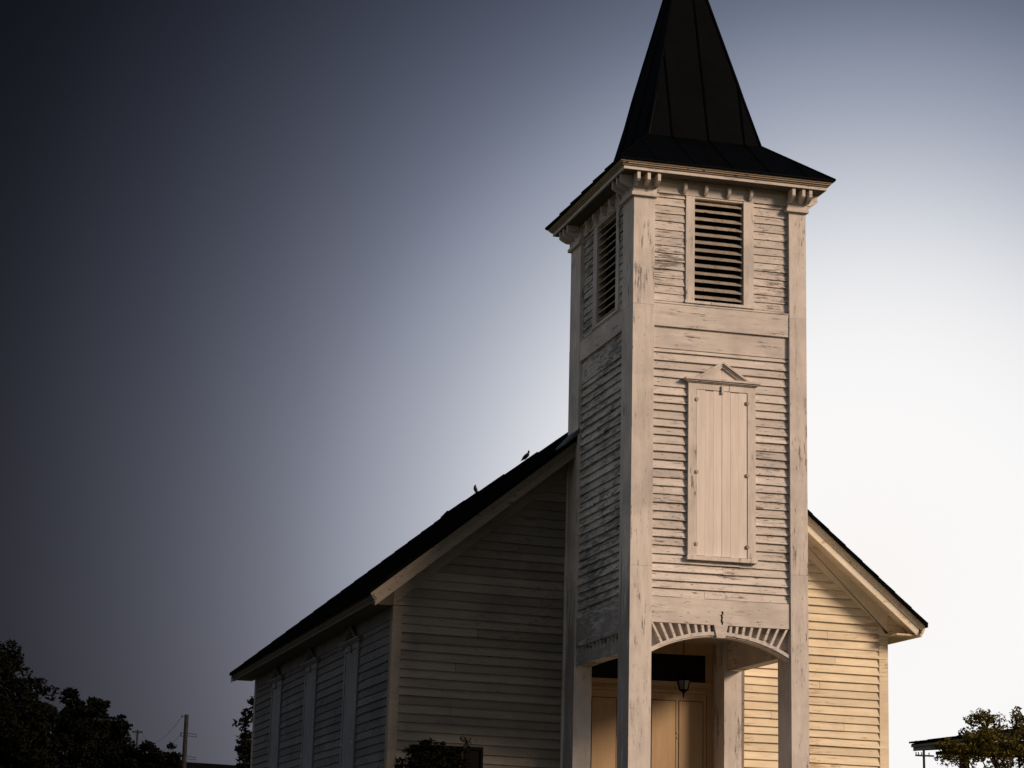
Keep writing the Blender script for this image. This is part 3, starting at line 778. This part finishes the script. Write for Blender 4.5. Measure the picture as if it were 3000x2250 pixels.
lean = [(-.118, .000, .004), (-.090, .016, .011), (-.055, .036, .026), (-.015, .058, .036), (.025, .080, .036), (.052, .104, .027), (.064, .126, .022), (.068, .144, .015), (.066, .166, .004)]
bird((1.20, 9.30, zr_-.02), R(-60), lean, 'dark bird with lowered tail on the roof ridge, nearer the tower')

# ------------------------------------------------------------------ trees and shrubs
def leaf_cloud(mb, centres, n, size, rnd):
    tot = sum(c[3]**2 for c in centres)
    for (x, y, z, r, *sq) in centres:
        sz = sq[0] if sq else 1.0
        for _ in range(int(n*r*r/tot)):
            while True:
                a = Vector((rnd.uniform(-1, 1), rnd.uniform(-1, 1), rnd.uniform(-1, 1)))
                if .1 < a.length < 1: break
            a = a.normalized()*(a.length**.55)
            p = Vector((x, y, z))+Vector((a.x*r, a.y*r, a.z*r*sz))
            d = Vector((rnd.gauss(0, 1), rnd.gauss(0, 1), rnd.gauss(0, .8))).normalized(); e = d.cross(Vector((rnd.gauss(0, 1), rnd.gauss(0, 1), rnd.gauss(0, 1)))).normalized()
            s = size*rnd.uniform(.6, 1.35); wd = s*rnd.uniform(.35, .55)
            nrm = d.cross(e)*s*.12
            mb.add([p-d*s*.5, p+e*wd*.5+nrm, p+d*s*.5, p-e*wd*.5+nrm], [(0, 1, 2, 3)])
def tree(name, base, h, crown, n, size, label, cat='tree', leaf=None, group=None, tr=.14, seed=1, twigs=12):
    rnd = random.Random(seed)
    t = empty(name, label, cat, base, group)
    bx_, by_, bz = base
    m = MB()
    top = Vector((bx_+rnd.uniform(-.1, .1)*h*.2, by_, bz+h*.62))
    m.tube([(bx_, by_, bz-.05), (bx_+rnd.uniform(-.1, .1), by_, bz+h*.25), tuple(top)], [tr, tr*.8, tr*.4], 8)
    child(m, 'trunk', M_bark, t)
    lm = MB(); cl = MB(); cs = []
    for (dx, dy, z, r) in crown:
        c = Vector((bx_+dx, by_+dy, bz+z))
        st = Vector((bx_, by_, bz+min(h*.55, z*.6)))
        mid = (st+c)/2+Vector((rnd.uniform(-.2, .2), rnd.uniform(-.2, .2), rnd.uniform(0, .2)))*r
        lm.tube([st, mid, c], [tr*.45, tr*.28, tr*.1], 5)
        for _ in range(twigs):
            a = Vector((rnd.gauss(0, 1), rnd.gauss(0, 1), rnd.gauss(.25, 1))).normalized()
            rr_ = r*rnd.uniform(.62, 1.05); e = c+a*rr_
            cr = r*rnd.uniform(.22, .40)
            lm.tube([c, (c+e)/2+a.cross(Vector((0, 0, 1)))*r*.08, e], [tr*.1, tr*.06, tr*.02], 4)
            cs.append((e.x, e.y, e.z, cr, rnd.uniform(.5, .9)))
        cs.append((c.x, c.y, c.z, r*.62, .9))
    child(lm, 'branches', M_bark, t)
    leaf_cloud(cl, cs, n, size, rnd)
    child(cl, 'crown', leaf or M_leaf, t)
    return t
GT = 'trees in the dark at the left'
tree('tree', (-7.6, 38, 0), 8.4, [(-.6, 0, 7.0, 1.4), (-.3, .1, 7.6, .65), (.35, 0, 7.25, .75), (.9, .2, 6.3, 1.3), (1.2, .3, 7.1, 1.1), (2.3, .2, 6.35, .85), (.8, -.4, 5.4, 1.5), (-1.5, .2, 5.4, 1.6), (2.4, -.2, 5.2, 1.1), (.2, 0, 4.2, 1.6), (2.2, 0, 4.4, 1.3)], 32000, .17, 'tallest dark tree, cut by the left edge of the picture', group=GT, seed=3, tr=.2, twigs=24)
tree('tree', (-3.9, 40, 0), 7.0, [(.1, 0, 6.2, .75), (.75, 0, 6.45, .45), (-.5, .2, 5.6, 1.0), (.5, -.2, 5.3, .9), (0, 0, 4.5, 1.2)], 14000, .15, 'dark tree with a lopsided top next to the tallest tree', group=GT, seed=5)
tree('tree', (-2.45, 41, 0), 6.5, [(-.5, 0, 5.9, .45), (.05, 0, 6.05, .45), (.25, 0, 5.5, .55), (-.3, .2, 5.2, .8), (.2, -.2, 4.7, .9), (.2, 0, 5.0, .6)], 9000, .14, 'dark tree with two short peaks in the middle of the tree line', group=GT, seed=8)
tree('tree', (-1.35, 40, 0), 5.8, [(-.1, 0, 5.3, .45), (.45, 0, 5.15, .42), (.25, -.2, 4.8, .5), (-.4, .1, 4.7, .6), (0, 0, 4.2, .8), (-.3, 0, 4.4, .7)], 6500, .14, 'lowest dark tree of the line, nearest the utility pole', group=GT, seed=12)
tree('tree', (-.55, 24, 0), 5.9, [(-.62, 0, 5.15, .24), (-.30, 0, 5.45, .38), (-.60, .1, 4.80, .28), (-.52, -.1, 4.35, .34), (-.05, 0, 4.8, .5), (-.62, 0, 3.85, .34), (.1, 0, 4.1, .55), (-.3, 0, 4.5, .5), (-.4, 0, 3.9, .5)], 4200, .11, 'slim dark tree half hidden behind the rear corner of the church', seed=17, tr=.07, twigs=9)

# bush and board in front of the church wall
rnd = random.Random(21)
bush = empty('bush', 'dense dark bush in front of the church front wall', 'bush', (-3.58, -4.5, 0))
m = MB()
for k in range(7):
    a = k*.9; m.tube([(-3.58+.05*math.cos(a), -4.5+.05*math.sin(a), 0), (-3.58+.2*math.cos(a), -4.5+.2*math.sin(a), 1.2), (-3.58+.26*math.cos(a), -4.5+.26*math.sin(a), 2.5)], [.03, .02, .008], 5)
m.tube([(-3.3, -4.5, 2.6), (-3.22, -4.5, 2.95), (-3.17, -4.5, 3.10)], [.012, .008, .003], 4); m.tube([(-3.25, -4.5, 2.9), (-3.21, -4.52, 3.02), (-3.23, -4.52, 3.11)], [.008, .005, .002], 4)
child(m, 'stems', M_bark, bush)
cl = MB()
cs = [(-3.60, -4.5, 2.70, .29, .9), (-3.74, -4.45, 2.62, .20), (-3.45, -4.5, 2.80, .19), (-3.66, -4.5, 2.86, .13), (-3.30, -4.5, 2.85, .15), (-3.55, -4.5, 2.2, .42), (-3.55, -4.5, 1.5, .5), (-3.55, -4.5, .8, .5), (-3.79, -4.5, 2.3, .22), (-3.60, -4.5, 2.55, .3), (-3.42, -4.5, 2.6, .25)]
for _ in range(24):
    a = rnd.uniform(.1, 3.0); cs.append((-3.58+.29*math.cos(a), -4.5+rnd.uniform(-.1, .1), 2.70+.30*math.sin(a)**.6, rnd.uniform(.03, .05)))
cs += [(-3.21, -4.5, 2.97, .05), (-3.18, -4.5, 3.05, .04), (-3.23, -4.5, 3.07, .03)]
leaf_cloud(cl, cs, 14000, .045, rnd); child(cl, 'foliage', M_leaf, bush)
sb = empty('bush', 'small dark shrub tip below the front corner of the church', 'bush', (-4.05, -4.4, 0))
m = MB(); m.tube([(-4.05, -4.4, 0), (-4.04, -4.4, 1.4), (-4.05, -4.4, 2.6)], [.02, .014, .005], 5); child(m, 'stems', M_bark, sb)
cl = MB(); leaf_cloud(cl, [(-4.04, -4.4, 2.70, .07), (-4.06, -4.4, 2.5, .14), (-4.05, -4.4, 2.1, .25), (-4.05, -4.4, 1.5, .3)], 1500, .045, rnd); child(cl, 'foliage', M_leaf, sb)
nb = empty('notice_board', 'plain black square-cornered board standing beside the dark bush', 'board', (-3.36, -4.44, 0))
m = MB(); m.box(-3.70, -3.03, -4.445, -4.405, 1.3, 2.97); child(m, 'panel', M_black, nb)
m = MB(); m.box(-3.73, -3.006, -4.46, -4.39, 2.97, 2.997); m.box(-3.73, -3.70, -4.46, -4.39, 1.27, 2.968); m.box(-3.03, -3.006, -4.46, -4.39, 1.27, 2.968); m.box(-3.73, -3.006, -4.46, -4.39, 1.24, 1.268); child(m, 'frame', M_black, nb)
for x in (-3.66, -3.10):
    m = MB(); m.box(x, x+.06, -4.40, -4.34, 0, 2.9); child(m, 'post', M_black, nb)
# dark clump under the rake
m = MB(); nx, ny, nz = -.56, YN-.10, 7.04
m.loft([[(nx+dx+r*math.cos(i*.7854), ny+r*.7*math.sin(i*.7854), nz+dz) for i in range(8)] for dx, dz, r in ((-.035, -.055, .004), (-.028, -.045, .018), (-.01, -.015, .026), (.012, .02, .024), (.028, .048, .014), (.034, .056, .003))])
tag(m.build('nest', M_bird, None, True, (nx, ny, nz)), 'small dark oblong nest stuck under the left roof edge of the church', 'nest')

# ------------------------------------------------------------------ utility poles and wires
up = empty('utility_pole', 'tall bare utility pole between the dark trees and the church', 'pole', (1.33, 55, 0))
m = MB(); m.tube([(1.33, 55, 0), (1.333, 55, 5.8), (1.335, 55, 7.58)], [.115, .088, .076], 10); child(m, 'mast', M_pole, up)
for z in (6.92, 6.10):
    m = MB()
    m.tube([(1.40, 55, z), (1.73, 55, z-.045)], .011, 5); m.tube([(1.40, 55, z-.10), (1.73, 55, z-.13)], .011, 5); m.tube([(1.73, 55, z-.03), (1.735, 55, z-.15)], .009, 5)
    child(m, 'bracket', M_pole, up)
for z in (7.50, 6.90, 6.80, 6.10):
    m = MB(); m.tube([(1.26, 55, z), (1.17, 55, z+.02)], .010, 5); m.tube([(1.17, 55, z-.03), (1.17, 55, z+.05)], [.022, .022], 6); child(m, 'insulator', M_pole, up)
fp = empty('utility_pole', 'tiny far-off pole with a crossarm rising out of the dark trees', 'pole', (5.2, 110, 0))
m = MB(); m.tube([(5.2, 110, 0), (5.2, 110, 10.6)], [.1, .06], 8); child(m, 'mast', M_pole, fp)
m = MB(); m.box(4.88, 5.5, 109.9, 110, 10.42, 10.52); child(m, 'crossarm', M_pole, fp)
for z, za, xx in ((7.50, 10.54, 4.9), (6.9, 10.54, 5.45), (6.1, 9.6, 5.2)):
    m = MB(); A_ = Vector((1.17, 55, z)); B_ = Vector((xx, 110, za))
    m.tube([A_.lerp(B_, t)-Vector((0, 0, 4*.9*t*(1-t))) for t in [i/16 for i in range(17)]], .007, 4)
    tag(m.build('power_line', M_pole, None, False, (1.17, 55, z)), {7.50: 'topmost thin wire running back from the top of the tall pole', 6.9: 'middle thin wire running back from the tall utility pole', 6.1: 'lowest thin wire running back from the tall utility pole'}[z], 'wire', 'wires on the left pole')
rpo = empty('utility_pole', 'thin utility pole with crossarms beside the roof at the right', 'pole', (52.4, 100, 0))
m = MB(); m.tube([(52.4, 100, 0), (52.4, 100, 11.2)], [.11, .075], 8); child(m, 'mast', M_pole, rpo)
for z, a, b2 in ((10.32, -.62, .62), (11.02, -.62, .62)):
    m = MB(); m.box(52.4+a, 52.4+b2, 99.85, 99.93, z-.05, z+.05); ca = child(m, 'crossarm', M_pole, rpo)
    for dx in (-.58, -.42, -.2, .3):
        m = MB(); m.tube([(52.4+dx, 99.89, z+.05), (52.4+dx, 99.89, z+.2)], [.03, .035], 6); child(m, 'insulator', M_pole, ca)

# ------------------------------------------------------------------ neighbouring houses
h = empty('house', 'low house at the right whose eave shows behind the sunlit tree', 'house', (20, 17, 0))
m = MB(); m.box(18.4, 26, 6, 22.0, 0, 5.15); child(m, 'wall', M_brick, h)
m = MB()
m.prism([(15.93, 5.42), (16.0, 5.46), (22, 6.0), (28, 5.46), (28.05, 5.42), (22, 5.9)], lambda x, z: (x, 5, z), lambda x, z: (x, 25.45, z))
y = 5.0
while y < 25.3:
    d = random.uniform(1.2, 1.9); m.hexa([(15.90, y, 5.455), (22, y, 6.01), (22, min(y+d, 25.47), 6.01), (15.90, min(y+d, 25.47), 5.455), (15.90, y, 5.49), (22, y, 6.06), (22, min(y+d-.02, 25.47), 6.03), (15.90, min(y+d-.02, 25.47), 5.50)]); y += d
child(m, 'roof', M_roof, h)
m = MB(); m.box(15.99, 16.05, 5.02, 25.42, 5.27, 5.43); m.box(15.95, 15.989, 5.0, 25.45, 5.36, 5.42); m.hexa([(16.0, 25.36, 5.27), (22, 25.36, 5.75), (22, 25.42, 5.75), (16.0, 25.42, 5.27), (16.0, 25.36, 5.41), (22, 25.36, 5.89), (22, 25.42, 5.89), (16.0, 25.42, 5.41)])
child(m, 'fascia', M_fas, h)
m = MB(); m.box(16.5, 18.6, 5.2, 25.2, 5.18, 5.262); child(m, 'porch_beam', M_bark, h)
for y in (24.75, 18.0, 11.5):
    m = MB(); m.box(17.02, 17.20, y, y+.2, 0, 5.178); child(m, 'porch_post', M_brick, h)
h2 = empty('house', 'far house of which only the dark roof top shows at the bottom left', 'house', (1, 64, 0))
m = MB(); m.box(-7, 8, 60.5, 67.5, 0, 4.9); child(m, 'wall', M_fas, h2)
m = MB(); m.prism([(59.9, 4.7), (64, 6.47), (68.1, 4.7)], lambda y, z: (-7.6, y, z+.16), lambda y, z: (8.6, y, z-.28)); child(m, 'roof', M_roof, h2)
tree('tree', (12.9, 14, 0), 5.3, [(-1.35, 0, 4.55, .38), (-.85, 0, 4.65, .42), (-.9, 0, 5.05, .30), (-.25, .1, 4.6, .5), (-.12, 0, 5.1, .26), (.5, 0, 4.85, .6), (1.2, 0, 4.6, .8), (-.55, 0, 4.15, .45), (.3, 0, 4.0, .6), (1.1, 0, 3.8, .9), (-.3, 0, 3.4, .6), (1.9, 0, 4.7, .9), (-.95, 0, 4.45, .3), (-1.7, 0, 4.55, .22), (-1.55, 0, 4.35, .30), (-.75, 0, 4.8, .45)], 16500, .085, 'sunlit leafy tree in front of the low house at the right', leaf=M_leafr, seed=31, tr=.10, twigs=14)
